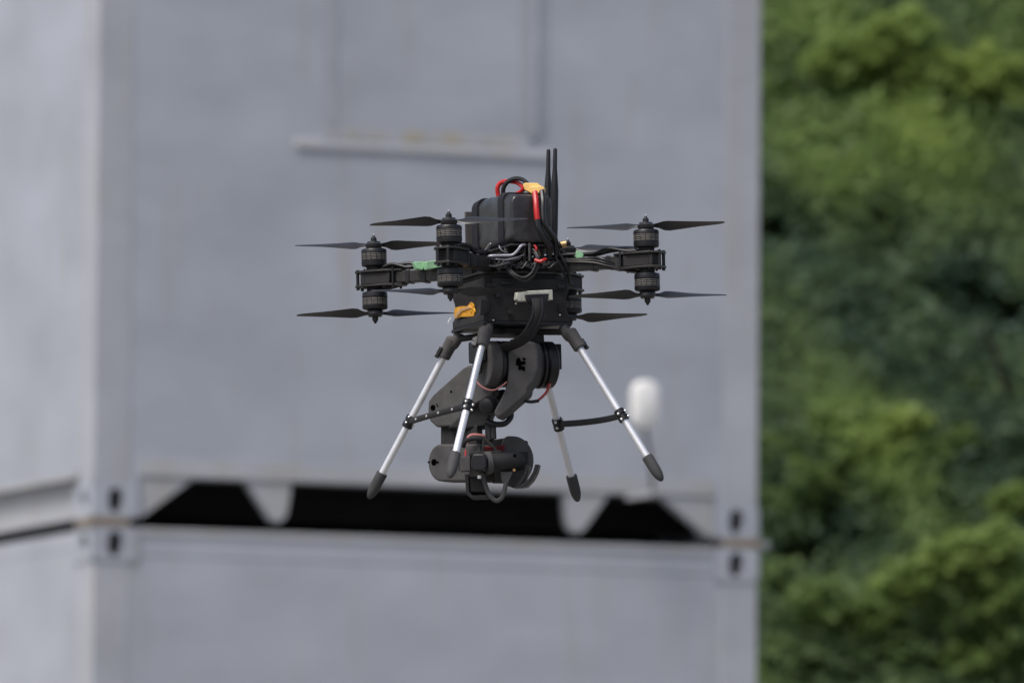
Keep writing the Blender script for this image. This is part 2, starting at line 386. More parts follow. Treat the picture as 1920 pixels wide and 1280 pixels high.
# ------------------------------------------------------------------ trees
rng = np.random.default_rng(7)
def leaf_material():
    m = bpy.data.materials.new('leaves'); m.use_nodes = True; n = m.node_tree; L = n.links; n.nodes.clear()
    out = n.nodes.new('ShaderNodeOutputMaterial'); at = n.nodes.new('ShaderNodeAttribute'); at.attribute_name = 'tint'
    rp = n.nodes.new('ShaderNodeValToRGB'); e = rp.color_ramp.elements
    e[0].position = 0.0; e[0].color = (0.062, 0.112, 0.082, 1); e[1].position = 1.0; e[1].color = (0.32, 0.41, 0.115, 1)  # bluish dark end carries the shadow tone of the foliage
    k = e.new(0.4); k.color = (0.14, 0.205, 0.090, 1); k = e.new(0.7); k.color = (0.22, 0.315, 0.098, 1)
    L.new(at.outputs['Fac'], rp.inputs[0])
    d = n.nodes.new('ShaderNodeBsdfPrincipled'); d.inputs['Roughness'].default_value = 0.55; d.inputs['Specular IOR Level'].default_value = 0.3
    tr = n.nodes.new('ShaderNodeBsdfTranslucent'); mx = n.nodes.new('ShaderNodeMixShader'); mx.inputs[0].default_value = 0.5
    L.new(rp.outputs[0], d.inputs['Base Color']); L.new(rp.outputs[0], tr.inputs['Color'])
    L.new(d.outputs[0], mx.inputs[1]); L.new(tr.outputs[0], mx.inputs[2]); L.new(mx.outputs[0], out.inputs['Surface'])
    return m
LEAF = leaf_material()
def leaf_mesh(name, clumps, parent, base, extra=None):
    """clumps: (centre, radius, tint, count)"""
    Cs = []; Ts = []
    for c, r, t, n in clumps:
        d = rng.normal(size=(n, 3)); d /= np.linalg.norm(d, axis=1)[:, None]
        lump = 1 + 0.28 * np.sin(d[:, 0:1] * 5 + c[0] * 3) * np.cos(d[:, 2:3] * 6 + c[2] * 2)
        rad = rng.random((n, 1)) ** 0.28 * r * lump
        Cs.append(np.array(c)[None] + d * rad * np.array([1, 1, 0.72])[None]); Ts.append(np.clip(t + rng.normal(0, 0.09, n), 0, 1))
    if extra is not None: Cs.append(extra[0]); Ts.append(extra[1])
    Cn = np.concatenate(Cs) - np.array(base)[None]; T = np.concatenate(Ts); n = len(Cn)
    nr = rng.normal(size=(n, 3)) * 0.7; nr[:, 2] += 0.9; nr /= np.linalg.norm(nr, axis=1)[:, None]
    a = np.cross(nr, rng.normal(size=(n, 3))); a /= np.linalg.norm(a, axis=1)[:, None]; b = np.cross(nr, a)
    ln = rng.uniform(0.026, 0.044, (n, 1)); wd_ = ln * 0.55
    V = np.stack([Cn - a * ln, Cn - b * wd_ + a * ln * .1, Cn + a * ln, Cn + b * wd_ + a * ln * .1], axis=1).reshape(-1, 3)
    me = bpy.data.meshes.new(name); me.vertices.add(4 * n); me.vertices.foreach_set('co', V.astype(np.float32).ravel())
    me.loops.add(4 * n); me.loops.foreach_set('vertex_index', np.arange(4 * n, dtype=np.int32))
    me.polygons.add(n); me.polygons.foreach_set('loop_start', np.arange(0, 4 * n, 4, dtype=np.int32))
    at = me.attributes.new('tint', 'FLOAT', 'FACE'); at.data.foreach_set('value', T.astype(np.float32))
    me.update(calc_edges=True); me.validate(); me.materials.append(LEAF)
    o = bpy.data.objects.new(name, me); scene.collection.objects.link(o); o.parent = parent
    return o
def tree(base, height, rad, label, clumps, tint, nclump, group, extra=None):
    t = empty('deciduous_tree', loc=base); tag(t, label, 'tree', group)
    bx, by, bz = base; rnd = random.Random(int(bx * 10 + by))
    b = MB(); b.tube([(0, 0, -0.2), (0.1, 0.05, height * .3), (-.1, .1, height * .6), (0, 0, height * .92)], lambda q: 0.22 * (1 - q) + 0.03, 10)
    tr_ = b.build('trunk', 'bark', t)
    allc = list(clumps)
    for i in range(nclump):
        th = rnd.uniform(0, 2 * pi); ph = rnd.uniform(-1, 1); k = rnd.uniform(0.35, 1.0) ** .5
        c = (bx + rad * k * cos(th) * math.sqrt(1 - ph * ph * .8), by + rad * k * sin(th) * math.sqrt(1 - ph * ph * .8) * .8, bz + height * 0.58 + height * 0.42 * k * ph)
        allc.append((c, rnd.uniform(0.35, 0.75), tint + rnd.uniform(-.22, .22), 950))
    for i in range(9):
        th = i * 2.4; z0 = height * (0.25 + 0.07 * i); q = rad * 0.75
        MB().tube([(0, 0, z0), (q * .4 * cos(th), q * .4 * sin(th), z0 + .5), (q * cos(th), q * sin(th), z0 + 1.4)], lambda s: 0.08 * (1 - s) + 0.012, 6, 4).build('limb', 'bark', tr_)
    leaf_mesh('crown', allc, t, base, extra)
    return t
def at(px, py, D):
    p = CAM + ray(px, py) * D; return (p.x, p.y, p.z)
def cl(px, py, D, rpx, tint, n=None):
    r = rpx * D / FPX
    return (at(px, py, D), r, tint, n if n else int(260 + 4600 * r * r / 0.25))
GT = 'trees standing behind the containers'
upper_cl = [cl(1590, 110, 60, 80, .85), cl(1680, 70, 60, 75, .9), cl(1745, 150, 60, 80, .85), cl(1840, 150, 60, 85, .95), cl(1900, 200, 60, 70, .85),
            cl(1500, 170, 60.5, 75, .75), cl(1560, 230, 60.3, 80, .8), cl(1660, 240, 60.2, 80, .75), cl(1790, 250, 60.2, 80, .7), cl(1460, 260, 60.6, 60, .75),
            cl(1560, 360, 60.5, 75, .6), cl(1640, 350, 60.8, 65, .5), cl(1720, 410, 60.4, 60, .55), cl(1880, 330, 60.6, 60, .45), cl(1780, 340, 60.8, 55, .5), cl(1900, 430, 60.4, 60, .6),
            cl(1460, 400, 60.6, 50, .6), cl(1650, 470, 60.7, 60, .5), cl(1500, 480, 60.9, 50, .35), cl(1440, 540, 60.6, 55, .6), cl(1560, 30, 61.3, 60, .5), cl(1470, 90, 61.5, 50, .35)]
mid_cl = [cl(1600, 590, 58.5, 60, .4), cl(1490, 660, 58.4, 60, .45), cl(1780, 650, 58.5, 75, .3), cl(1700, 560, 58.8, 60, .35), cl(1560, 750, 58.2, 60, .75), cl(1450, 720, 58.3, 60, .5),
          cl(1840, 560, 59, 60, .3), cl(1690, 700, 58.8, 55, .2), cl(1530, 560, 59.2, 60, .25)]
low_cl = [cl(1695, 795, 56, 45, 1.0), cl(1640, 840, 56, 60, .85), cl(1570, 800, 56.2, 55, .7), cl(1720, 860, 56, 60, .6), cl(1760, 930, 56, 65, .4), cl(1640, 930, 56, 70, .5), cl(1530, 900, 56, 60, .65),
          cl(1470, 960, 56, 60, .5), cl(1560, 990, 56.3, 55, .4), cl(1800, 830, 56.3, 40, .6), cl(1460, 850, 56.2, 50, .5)]
low_cl += [cl(1780, 1050, 54, 70, .85), cl(1860, 1030, 54, 70, .8), cl(1700, 1090, 54, 65, .8), cl(1880, 1110, 54, 70, .7), cl(1540, 1130, 54, 65, .6), cl(1640, 1150, 54, 60, .7), cl(1800, 1150, 54, 60, .55),
           cl(1900, 940, 54.5, 45, .8), cl(1470, 1080, 54.2, 45, .5), cl(1470, 1230, 54, 60, .45), cl(1580, 1240, 54, 60, .4), cl(1700, 1220, 54, 60, .5), cl(1820, 1240, 54, 65, .65), cl(1900, 1200, 54, 60, .6)]
rg_ = random.Random(11)
def lowtint(px, py):  # leaf tone by place, with the dark of shaded gaps put into it
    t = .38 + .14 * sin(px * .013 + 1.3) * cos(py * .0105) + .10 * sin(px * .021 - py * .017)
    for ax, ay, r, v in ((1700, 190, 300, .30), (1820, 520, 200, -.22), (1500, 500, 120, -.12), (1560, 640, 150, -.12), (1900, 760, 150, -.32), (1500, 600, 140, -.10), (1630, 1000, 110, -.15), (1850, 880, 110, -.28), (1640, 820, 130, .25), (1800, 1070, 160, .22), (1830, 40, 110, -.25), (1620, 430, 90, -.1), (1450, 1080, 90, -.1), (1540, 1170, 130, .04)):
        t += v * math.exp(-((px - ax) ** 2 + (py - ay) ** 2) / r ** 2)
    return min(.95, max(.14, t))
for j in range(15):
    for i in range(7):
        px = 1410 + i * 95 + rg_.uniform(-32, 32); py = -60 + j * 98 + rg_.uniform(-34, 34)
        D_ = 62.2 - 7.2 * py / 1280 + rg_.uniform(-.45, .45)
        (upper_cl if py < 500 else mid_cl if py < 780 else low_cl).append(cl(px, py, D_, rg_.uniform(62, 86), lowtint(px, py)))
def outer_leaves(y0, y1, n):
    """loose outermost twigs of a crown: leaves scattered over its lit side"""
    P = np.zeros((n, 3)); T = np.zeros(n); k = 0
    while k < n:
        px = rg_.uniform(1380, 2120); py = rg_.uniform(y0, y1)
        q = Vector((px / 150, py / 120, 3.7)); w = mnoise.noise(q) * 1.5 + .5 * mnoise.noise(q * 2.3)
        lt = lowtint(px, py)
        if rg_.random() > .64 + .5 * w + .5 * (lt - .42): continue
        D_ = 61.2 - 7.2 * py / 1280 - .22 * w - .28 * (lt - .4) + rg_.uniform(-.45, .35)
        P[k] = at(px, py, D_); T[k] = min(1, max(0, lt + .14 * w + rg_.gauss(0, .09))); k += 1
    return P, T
tree((3.2, 64.5, 0.1), 9.2, 3.3, 'tall tree with yellowish green top leaves, highest behind the container edge', upper_cl, .45, 190, GT, outer_leaves(-120, 520, 14000))
tree((2.3, 61.5, 0.1), 6.4, 2.3, 'darker green tree in the middle of the foliage right of the containers', mid_cl, .3, 120, GT, outer_leaves(440, 820, 8200))
tree((3.0, 57.5, 0.0), 4.6, 1.9, 'low bright green tree nearest the containers at the lower right', low_cl, .4, 90, GT, outer_leaves(740, 1400, 14500))
tree((7.6, 66.0, 0.1), 9.6, 3.4, 'tree just outside the right edge beyond the tall yellowish one', [], .35, 170, GT)
tree((-1.6, 68.0, 0.1), 8.4, 3.2, 'tree hidden behind the grey containers', [], .35, 120, GT)
def wood():
    cs = []
    for i in range(560):
        x = rng.uniform(-4, 14); y = rng.uniform(70, 76); z = rng.uniform(0.3, 10.5 + 1.0 * sin(x * 1.1))
        cs.append(((x, y, z), rng.uniform(.5, .9), rng.uniform(.05, .45), 620))
    o = leaf_mesh('woodland', cs, None, (0, 0, 0)); tag(o, 'dark dense woodland filling in behind the trees', None, None, 'stuff')
wood()

# ------------------------------------------------------------------ drone
S = DD / FPX
TILT = R(5.9); DROLL = R(1.24); YAW = R(21.5)
OX, OY = 956.0, 506.0
cy_, sy_ = cos(YAW), sin(YAW)
Zt = u_ * cos(TILT) + f_ * sin(TILT); Yt = f_ * cos(TILT) - u_ * sin(TILT)
Rr = Matrix.Rotation(-DROLL, 3, f_)
Xt, Yt, Zt = Rr @ r_, Rr @ Yt, Rr @ Zt
Xb = Xt * cy_ + Yt * sy_; Yb = -Xt * sy_ + Yt * cy_
DM = Matrix((Xb, Yb, Zt)).transposed().to_4x4()
DM.translation = CAM + ray(OX, OY) * DD
drone = empty('camera_drone', DM)
tag(drone, 'black eight-rotor drone hovering with strapped battery, silver landing legs and a gimbal', 'drone')
DI = Matrix((Xt, Yt, Zt)).transposed().to_4x4(); DI.translation = DM.translation
DI_inv = DI.inverted()
def body(v):   # tilted un-yawed frame -> body frame
    return Vector((v[0] * cy_ + v[1] * sy_, -v[0] * sy_ + v[1] * cy_, v[2]))
def img(px, py, d=0.0):
    """point of the drone seen at (px, py) whose distance behind the hub plane is d (units of 0.6 mm), in the body frame"""
    o = DI_inv @ CAM; q = (DI_inv.to_3x3() @ ray(px, py))
    t = (d * S - o.y) / q.y
    p = (o + q * t) / S
    return body(p)
def plate(pts, d0, phi, th, px0=None):
    """outline on an upright plane turned phi to the left, given thickness backwards"""
    ph = R(phi); px0 = px0 if px0 is not None else sum(p[0] for p in pts) / len(pts)
    P = [img(p[0], p[1], d0 - (p[0] - px0) * tan(ph)) for p in pts]
    return MB().prism(P, body((sin(ph) * th, cos(ph) * th, 0)))
def part(mb, name, m, parent=None, bevel=0.0, **k):
    return mb.build(name, m, parent or drone, scale=S, bevel=bevel, **k)
def wire(pts, r, m, name='wire', parent=None, **k):
    return part(MB().tube([img(*p) for p in pts], r, **k), name, m, parent)

# -- arms, mounts, motors, propellers
Q = 197.0
def make_blade(beta):
    b = MB(); rs = []
    for r, ch, tw, sweep in ((9, 10, 18, 0), (16, 10, 26, 0), (24, 15, 36, 0), (34, 25, 37, 1.5), (44, 29, 33, 2), (60, 28, 28, 1.5), (80, 25.5, 23, .5), (100, 22.5, 19, -1), (120, 19, 16, -2), (136, 15, 14, -3.5), (144, 10.5, 13, -5), (148, 4, 12, -6.5)):
        bt = R(tw) * beta; c, s = cos(bt), sin(bt); ring = []
        for j in range(12):
            t = 2 * pi * j / 12; u = cos(t) * ch / 2; v = sin(t) * (0.9 if r > 20 else 2.6) + 0.045 * ch * (1 - cos(t) ** 2)
            ring.append((r, (u + sweep) * c - v * s * 1, (u + sweep) * s * 1 + v * c))
        rs.append(ring)
    return b.rings(rs)
# azimuth of the darker lobe in the picture plane (deg), blade handedness
PROPS = {('RL', 1): (4, -1), ('RL', -1): (186, 1), ('FL', 1): (174, 1), ('FL', -1): (12, -1),
         ('FR', 1): (-5, -1), ('FR', -1): (189, 1), ('RR', 1): (172, 1), ('RR', -1): (-3, -1)}
CORN = {'FL': (-1, -1), 'FR': (1, -1), 'RL': (-1, 1), 'RR': (1, 1)}
mproto = {}
def dup(o, parent, loc, rz=0):
    c = o.copy(); scene.collection.objects.link(c); c.parent = parent; c.location = loc; c.rotation_euler = (0, 0, rz)
    for ch in o.children:
        k = ch.copy(); scene.collection.objects.link(k); k.parent = c
    return c
def make_motor(sg):
    z = lambda a: a * sg
    mo = part(MB().lathe((0, 0, 0), (0, 0, sg), [(24, 19), (25, 23.2), (30, 24), (34, 24)], 40), 'motor', 'black')
    part(MB().lathe((0, 0, 0), (0, 0, sg), [(49, 24), (54, 24), (56.5, 22.6), (58.5, 16), (59, 10)], 40), 'bell_cap', 'black', mo)
    part(MB().lathe((0, 0, 0), (0, 0, sg), [(15, 15), (24, 15), (24, 17)], 24), 'motor_base', 'deep', mo)
    part(MB().lathe((0, 0, 0), (0, 0, sg), [(34, 22.8), (49, 22.8)], 40), 'stator', 'deep', mo)
    for a, h in ((36.5, 1.6), (40, 1.5), (43.5, 1.8), (47, 1.2)):
        part(MB().lathe((0, 0, 0), (0, 0, sg), [(a, 22), (a, 23.7), (a + h, 23.7), (a + h, 22)], 40), 'lamination', 'stator', mo)
    b = MB()
    for k in range(14):
        t = 2 * pi * k / 14; b.box((23.2 * cos(t), 23.2 * sin(t), z(41.5)), (1.0, 1.3, 15), Matrix.Rotation(t, 3, 'Z'))
    part(b, 'magnet_rib', 'black', mo)
    return mo
def make_prop(sg, beta):
    hub = part(MB().lathe((0, 0, 0), (0, 0, sg), [(59, 9), (60, 15), (66, 16.5), (69, 13), (71, 12.5)], 28), 'propeller', 'blade')
    part(MB().lathe((0, 0, 0), (0, 0, sg), [(71, 6), (78, 5.6), (80, 3.5), (83, 2.2), (84, 1)], 12), 'prop_nut', 'black', hub)
    if sg > 0: part(MB().cyl((0, 0, 80), (0, 0, 87), 1.6, 1.2, 8), 'shaft', 'steel', hub)
    for k in (0, 1):
        m = make_blade(beta); rot = Matrix.Rotation(pi * k, 3, 'Z')
        m.v = [rot @ (v + Vector((0, 0, sg * 65))) for v in m.v]
        part(m, 'blade', 'blade', hub)
    return hub
MOT = {1: None, -1: None}; PRP = {}
for key, (cx, cyy) in CORN.items():
    x, y = cx * Q, cyy * Q; dg = Vector((cx, cyy, 0)).normalized(); pr = Vector((-dg.y, dg.x, 0))
    o = Vector((x, y, 0))
    for sg in (1, -1):
        rz = random.Random(key).uniform(0, 1)
        if MOT[sg] is None: m0 = make_motor(sg); MOT[sg] = m0; m0.location = o * S; m0.rotation_euler = (0, 0, rz)
        else: m0 = dup(MOT[sg], drone, o * S, rz)
        az, be = PROPS[(key, sg)]
        rzp = R(az) - YAW
        if (sg, be) not in PRP: p0 = make_prop(sg, be); PRP[(sg, be)] = p0; p0.location = o * S; p0.rotation_euler = (0, 0, rzp)
        else: p0 = dup(PRP[(sg, be)], drone, o * S, rzp)
    # arm
    a = MB(); a.beam(dg * 55, dg * 232, 24, 22, (0, 0, 1)); arm = part(a, 'arm', 'carbon', None, 1.5)
    part(MB().beam(dg * 60 + Vector((0, 0, 12.5)), dg * 150 + Vector((0, 0, 12.5)), 18, 3), 'arm_strip', 'printed_dark', arm)
    for rr_ in (120, 172, 205):
        part(MB().beam(dg * rr_ - dg * 4, dg * rr_ + dg * 4, 27, 27 if rr_ != 205 else 25), 'cable_tie', 'black', arm, 1)
    # motor mount: two plates, block and posts
    mt = MB()
    def ply(z0, z1, ex_):
        pts = [o - dg * 62 + pr * 13, o - dg * 30 + pr * 25, o + dg * 16 + pr * 25, o + dg * ex_ + pr * 14, o + dg * ex_ - pr * 14, o + dg * 16 - pr * 25, o - dg * 30 - pr * 25, o - dg * 62 - pr * 13]
        return MB().prism([p + Vector((0, 0, z0)) for p in pts], (0, 0, z1 - z0))
    mnt = part(ply(11.5, 15.5, 34), 'motor_mount', 'carbon', None, .6)
    part(ply(-15.5, -11.5, 34), 'lower_plate', 'carbon', mnt, .6)
    part(MB().beam(o - dg * 40, o + dg * 20, 40, 22.8), 'clamp_block', 'printed_dark', mnt, 2)
    for s2 in (-1, 1):
        part(MB().cyl(o + dg * 30 + pr * 10 * s2 + Vector((0, 0, -20)), o + dg * 30 + pr * 10 * s2 + Vector((0, 0, 18)), 3.2, seg=12), 'standoff', 'black', mnt)
        for q in (-46, 12):
            part(MB().cyl(o + dg * q + pr * 18 * s2 + Vector((0, 0, -19)), o + dg * q + pr * 18 * s2 + Vector((0, 0, 18.5)), 2.4, seg=8), 'screw', 'black', mnt)
    part(MB().cyl(o + Vector((0, 0, -21)), o + Vector((0, 0, -15)), 12, 12, 16), 'winding', 'copper', mnt)
    # phase wires of both motors
    rnd = random.Random(key + 'w')
    for k in range(3):
        off = pr * (k - 1) * 6
        pts = [o - dg * 16 + off + Vector((0, 0, 19)), o - dg * 40 + off + Vector((0, 0, 20 + 3 * k)), o - dg * 75 + off * 1.5 + Vector((0, 0, 17 + rnd.uniform(0, 10))), o - dg * 105 + off + Vector((0, 0, 16 + rnd.uniform(0, 12))), dg * 135 + off + Vector((0, 0, 18 + rnd.uniform(0, 5))), dg * 95 + off * 2 + Vector((0, 0, 19)), dg * 60 + off * 2 + Vector((0, 0, 16))]
        part(MB().tube(pts, 3.1), 'motor_wire', 'wire_black')
        pts = [o - dg * 15 + off + Vector((0, 0, -20)), o - dg * 42 + off + Vector((0, 0, -16)), o - dg * 75 + pr * (16 + 2 * k) * -1 + Vector((0, 0, -6 + 5 * k)), o - dg * 110 + pr * (15) * -1 + Vector((0, 0, 2 + 4 * k)), dg * 90 + pr * -14 + Vector((0, 0, 8))]
        part(MB().tube(pts, 2.6), 'motor_wire', 'wire_black')

# green tape wrapped round the arm wires
def tape(pts, d, th, name, m, phi=0):
    return part(plate(pts, d, phi, th), name, m, None, 1.2)
tape([(777, 491), (795, 490), (797, 500), (793, 506), (782, 504)], 42, 16, 'green_tape', 'green', -20)
tape([(798, 490), (825, 487), (829, 498), (826, 501), (801, 505)], 34, 16, 'green_tape', 'green', -20)
tape([(1080, 469), (1094, 473), (1093, 491), (1086, 489), (1078, 481)], -72, 14, 'green_tape', 'green', 10)

# -- centre frame
def octa(hx, hy, c, z0, z1):
    pts = [(hx, hy - c), (hx - c, hy), (-hx + c, hy), (-hx, hy - c), (-hx, -hy + c), (-hx + c, -hy), (hx - c, -hy), (hx, -hy + c)]
    return MB().prism([(x, y, z0) for x, y in pts], (0, 0, z1 - z0))
part(octa(88, 88, 30, 11.2, 14.5), 'frame_plate', 'carbon', None, .6)
part(octa(88, 88, 30, -16, -12.2), 'frame_plate', 'carbon', None, .6)
part(octa(60, 62, 14, -12, 11), 'frame_core', 'deep', None, 1)
part(MB().b2((-38, -104, 33.5), (46, 112, 37.5)), 'battery_plate', 'carbon', None, .8)
part(octa(42, 46, 6, 17, 20), 'circuit_board', 'deep', None, .4)
part(octa(38, 42, 6, 25, 27.5), 'circuit_board', 'deep', None, .4)
for x, y in ((-34, -70), (38, -70), (-34, 70), (38, 70), (-34, 0), (38, 0)):
    part(MB().cyl((x, y, 14.5), (x, y, 33.5), 4, seg=12), 'standoff', 'printed')
rnd = random.Random(3)
for i in range(16):
    x = rnd.uniform(-40, 42); y = rnd.uniform(-62, -20); z = rnd.uniform(14.6, 22)
    part(MB().b2((x, y, z), (x + rnd.uniform(5, 12), y + rnd.uniform(4, 10), z + rnd.uniform(3, 8))), 'component', rnd.choice(['deep', 'black', 'printed_dark', 'black']), None, .4)
for i in range(10):
    part(MB().b2((22 + (i % 2) * 5, -88 + i * 1.0, 6 + i * 2.4), (25 + (i % 2) * 5, -84 + i, 7.6 + i * 2.4)), 'gold_pin', 'gold')
part(MB().cyl(img(993, 456, -100), img(993, 497, -100), 2.6), 'standoff', 'printed')
part(MB().cyl(img(984, 458, -96), img(984, 493, -96), 2.2), 'standoff', 'printed_dark')

# -- battery
bx0, bx1, by0, by1, bz0, bz1 = -37, 47, -108, 108, 39, 128
def crown(y):
    t = (y - by0) / (by1 - by0)
    return 9 * max(0, sin(pi * min(max(t, 0), 1))) ** .6 + 5 * t
def rbox(x0, x1, y0, y1, z0, z1, rad, n=6):
    prof = []
    for (cx, cz, a0) in ((x1 - rad, z1 - rad, 0), (x0 + rad, z1 - rad, 90), (x0 + rad, z0 + rad, 180), (x1 - rad, z0 + rad, 270)):
        for i in range(n + 1):
            t = R(a0 + 90 * i / n); prof.append((cx + rad * cos(t), cz + rad * sin(t)))
    mx, mz = (x0 + x1) / 2, (z0 + z1) / 2; rs = []
    for y, k in ((y0, 5), (y0 + 1.5, 2.2), (y0 + 5, 0), (y0 + 22, 0), (y0 + 50, 0), (y0 + 85, 0), (y0 + 120, 0), (y0 + 160, 0), (y0 + 190, 0), (y1 - 8, 1.5), (y1 - 2, 5), (y1, 9)):
        rs.append([(x - math.copysign(min(k, abs(x - mx)), x - mx), y, z - math.copysign(min(k, abs(z - mz)), z - mz) + (crown(y) * (z - mz) / (z1 - mz) if z > mz else 0)) for x, z in prof])
    return MB().rings(rs)
bat = part(rbox(bx0, bx1, by0, by1, bz0, bz1, 15), 'battery', 'wrap')
bvx = bat.modifiers.new('sub', 'SUBSURF'); bvx.levels = 2; bvx.render_levels = 2
tx = bpy.data.textures.new('wrap_creases', 'CLOUDS'); tx.noise_scale = 0.018
dsp = bat.modifiers.new('creases', 'DISPLACE'); dsp.texture = tx; dsp.strength = 0.0022; dsp.texture_coords = 'LOCAL'
def strap(y0, y1):
    g = 2.0; out = []; inn = []
    b = MB(); n = 5; rad = 15
    def prof(e):
        p = []
        for (cx, cz, a0) in ((bx1 + e - rad, bz1 + e - rad, 0), (bx0 - e + rad, bz1 + e - rad, 90), (bx0 - e + rad, bz0 - e + rad, 180), (bx1 + e - rad, bz0 - e + rad, 270)):
            for i in range(n + 1):
                t = R(a0 + 90 * i / n); p.append((cx + rad * cos(t), cz + rad * sin(t)))
        return p
    a, c = prof(0.3), prof(2.4); N = len(a)
    V = [(x, y0, z) for x, z in a] + [(x, y0, z) for x, z in c] + [(x, y1, z) for x, z in c] + [(x, y1, z) for x, z in a]
    F = []
    for i in range(N):
        j = (i + 1) % N
        F += [(i, j, N + j, N + i), (N + i, N + j, 2 * N + j, 2 * N + i), (2 * N + i, 2 * N + j, 3 * N + j, 3 * N + i), (3 * N + i, 3 * N + j, j, i)]
    mz = (bz0 + bz1) / 2
    V = [(x, y, z + (crown(y) * (z - mz) / (bz1 - mz) if z > mz else 0)) for x, y, z in V]
    b.add(V, F); return b
part(strap(-70, -44), 'battery_strap', 'strap', bat)
part(strap(62, 90), 'battery_strap', 'strap', bat)
part(MB().b2((-44, 111, 34), (30, 116, 122)), 'back_plate', 'printed', None, 1)
# battery leads and connector
wire([(936, 380, -20), (934, 366, -20), (933, 352, -22), (939, 343, -24), (952, 340, -30), (968, 342, -36), (980, 350, -46), (984, 356, -52)], 4.3, 'wire_red', 'battery_lead', bat)
wire([(984, 350, -52), (976, 360, -46), (958, 369, -30), (946, 380, -24)], 4.3, 'wire_red', 'battery_lead', bat)
wire([(946, 382, -30), (944, 370, -30), (944, 353, -34), (952, 341, -38), (966, 335, -44), (980, 337, -52), (990, 346, -60)], 4.3, 'wire_black', 'battery_lead', bat)
con = part(plate([(980, 346), (984, 343), (1008, 343), (1013, 348), (1013, 360), (996, 362), (984, 357)], -78, 8, 22), 'power_connector', 'yellow', None, 1.4)
part(plate([(993, 350), (1014, 348), (1020, 351), (1020, 361), (998, 364), (993, 361)], -88, 12, 14), 'connector_plug', 'yellow', con, 1.4)
wire([(1003, 360, -100), (1005, 378, -112), (1006, 396, -118), (1008, 414, -120)], 5.4, 'wire_red', 'power_lead', con)
wire([(1008, 412, -120), (1011, 428, -122), (1020, 445, -120), (1030, 462, -112), (1030, 480, -100)], 6.2, 'wire_black', 'heat_shrink', con)
wire([(1016, 358, -98), (1018, 376, -110), (1018, 400, -116), (1021, 418, -118), (1033, 437, -112), (1042, 452, -102), (1044, 478, -90)], 5.2, 'wire_black', 'power_lead', con)
wire([(1022, 416, -124), (1034, 436, -118), (1043, 452, -106)], 1.6, 'wire_dull', 'thin_wire')
part(MB().tube([img(1026, 366, -116), img(1031, 380, -116), img(1032, 410, -112), img(1031, 440, -108)], 1.4), 'wrap_fold', 'wrap', bat)
# antennas
for (xa, ya, xb, yb, d) in ((1028.5, 280, 1026, 440, 40), (1041, 278, 1038, 470, 20)):
    p, q = img(xa, ya, d), img(xb, yb, d); L = (q - p).length
    part(MB().lathe(p, q - p, [(0, 1.5), (1, 3.2), (4, 3.8), (38, 4.2), (55, 5.6), (80, 7.4), (L * .75, 7.4), (L, 7)], 16), 'antenna', 'black')
part(MB().cyl(img(1044, 462, -30), img(1052, 459, -30), 7, seg=16), 'antenna_socket', 'black')
part(MB().cyl(img(1051, 459, -30), img(1062, 457, -30), 6.3, seg=16), 'gold_plug', 'gold')
part(MB().cyl(img(1062, 457, -30), img(1070, 457, -30), 5.5, 3.5, 12), 'plug_end', 'black')
# cables in the electronics bay
D0 = -118
wire([(903, 484, -100), (918, 480, D0), (940, 479, D0), (960, 478, D0), (970, 470, D0), (977, 461, D0), (984, 459, -100)], 2.6, 'wire_silver', 'ribbon_wire', sub=6)
wire([(916, 486, -100), (930, 486, D0), (950, 487, D0), (968, 483, D0), (982, 478, -100)], 1.7, 'wire_grey', 'ribbon_wire')
wire([(902, 470, -110), (908, 477, -112), (916, 466, -112), (920, 456, -108)], 1.7, 'wire_grey', 'ribbon_wire')
wire([(870, 473, -110), (890, 474, -114), (908, 471, -116), (918, 458, -112)], 2.6, 'printed', 'edge_trim')
wire([(936, 461, -100), (938, 466, -104), (944, 472, -104), (952, 474, -98)], 1.6, 'wire_grey', 'ribbon_wire')
wire([(902, 490, -105), (912, 497, D0), (930, 499, D0), (952, 493, D0), (976, 484, -100)], 2.2, 'wire_dull', 'thin_wire')
wire([(946, 500, -100), (958, 513, D0), (972, 523, -122), (986, 525, -122), (999, 516, -120), (1007, 500, -120), (1010, 486, -116), (1006, 474, -108), (1000, 468, -100)], 3.4, 'wire_black', 'signal_cable')
wire([(952, 500, -104), (966, 514, -122), (982, 520, -126), (996, 512, -124), (1004, 496, -124), (1006, 482, -120), (1001, 473, -112)], 1.8, 'wire_dull', 'signal_cable')
wire([(1044, 470, -60), (1052, 480, -64), (1060, 495, -66), (1066, 512, -60), (1068, 530, -50)], 3.0, 'wire_black', 'signal_cable')
wire([(1040, 474, -66), (1046, 490, -72), (1056, 506, -72), (1060, 522, -60)], 2.4, 'wire_black', 'signal_cable')
wire([(1052, 470, -40), (1064, 478, -48), (1078, 480, -58), (1092, 492, -66), (1100, 498, -70)], 4, 'wire_black', 'signal_cable')
wire([(1003, 487, -122), (1012, 490, -126), (1018, 488, -126), (1023, 486, -120)], 3.2, 'wire_red', 'red_lead')
wire([(1002, 460, -104), (1006, 466, -108), (1003, 474, -106)], 2, 'wire_red', 'red_lead')
for i in range(15):
    x = 902 + i * 8.5
    wire([(x, 492 + rnd.uniform(-5, 5), -104), (x + 8, 500 + rnd.uniform(-4, 6), -110), (x + 18, 497 + rnd.uniform(-6, 6), -108), (x + 26, 490, -100)], rnd.uniform(1.6, 2.8), rnd.choice(['wire_black', 'wire_black', 'printed_dark']), 'thin_wire')

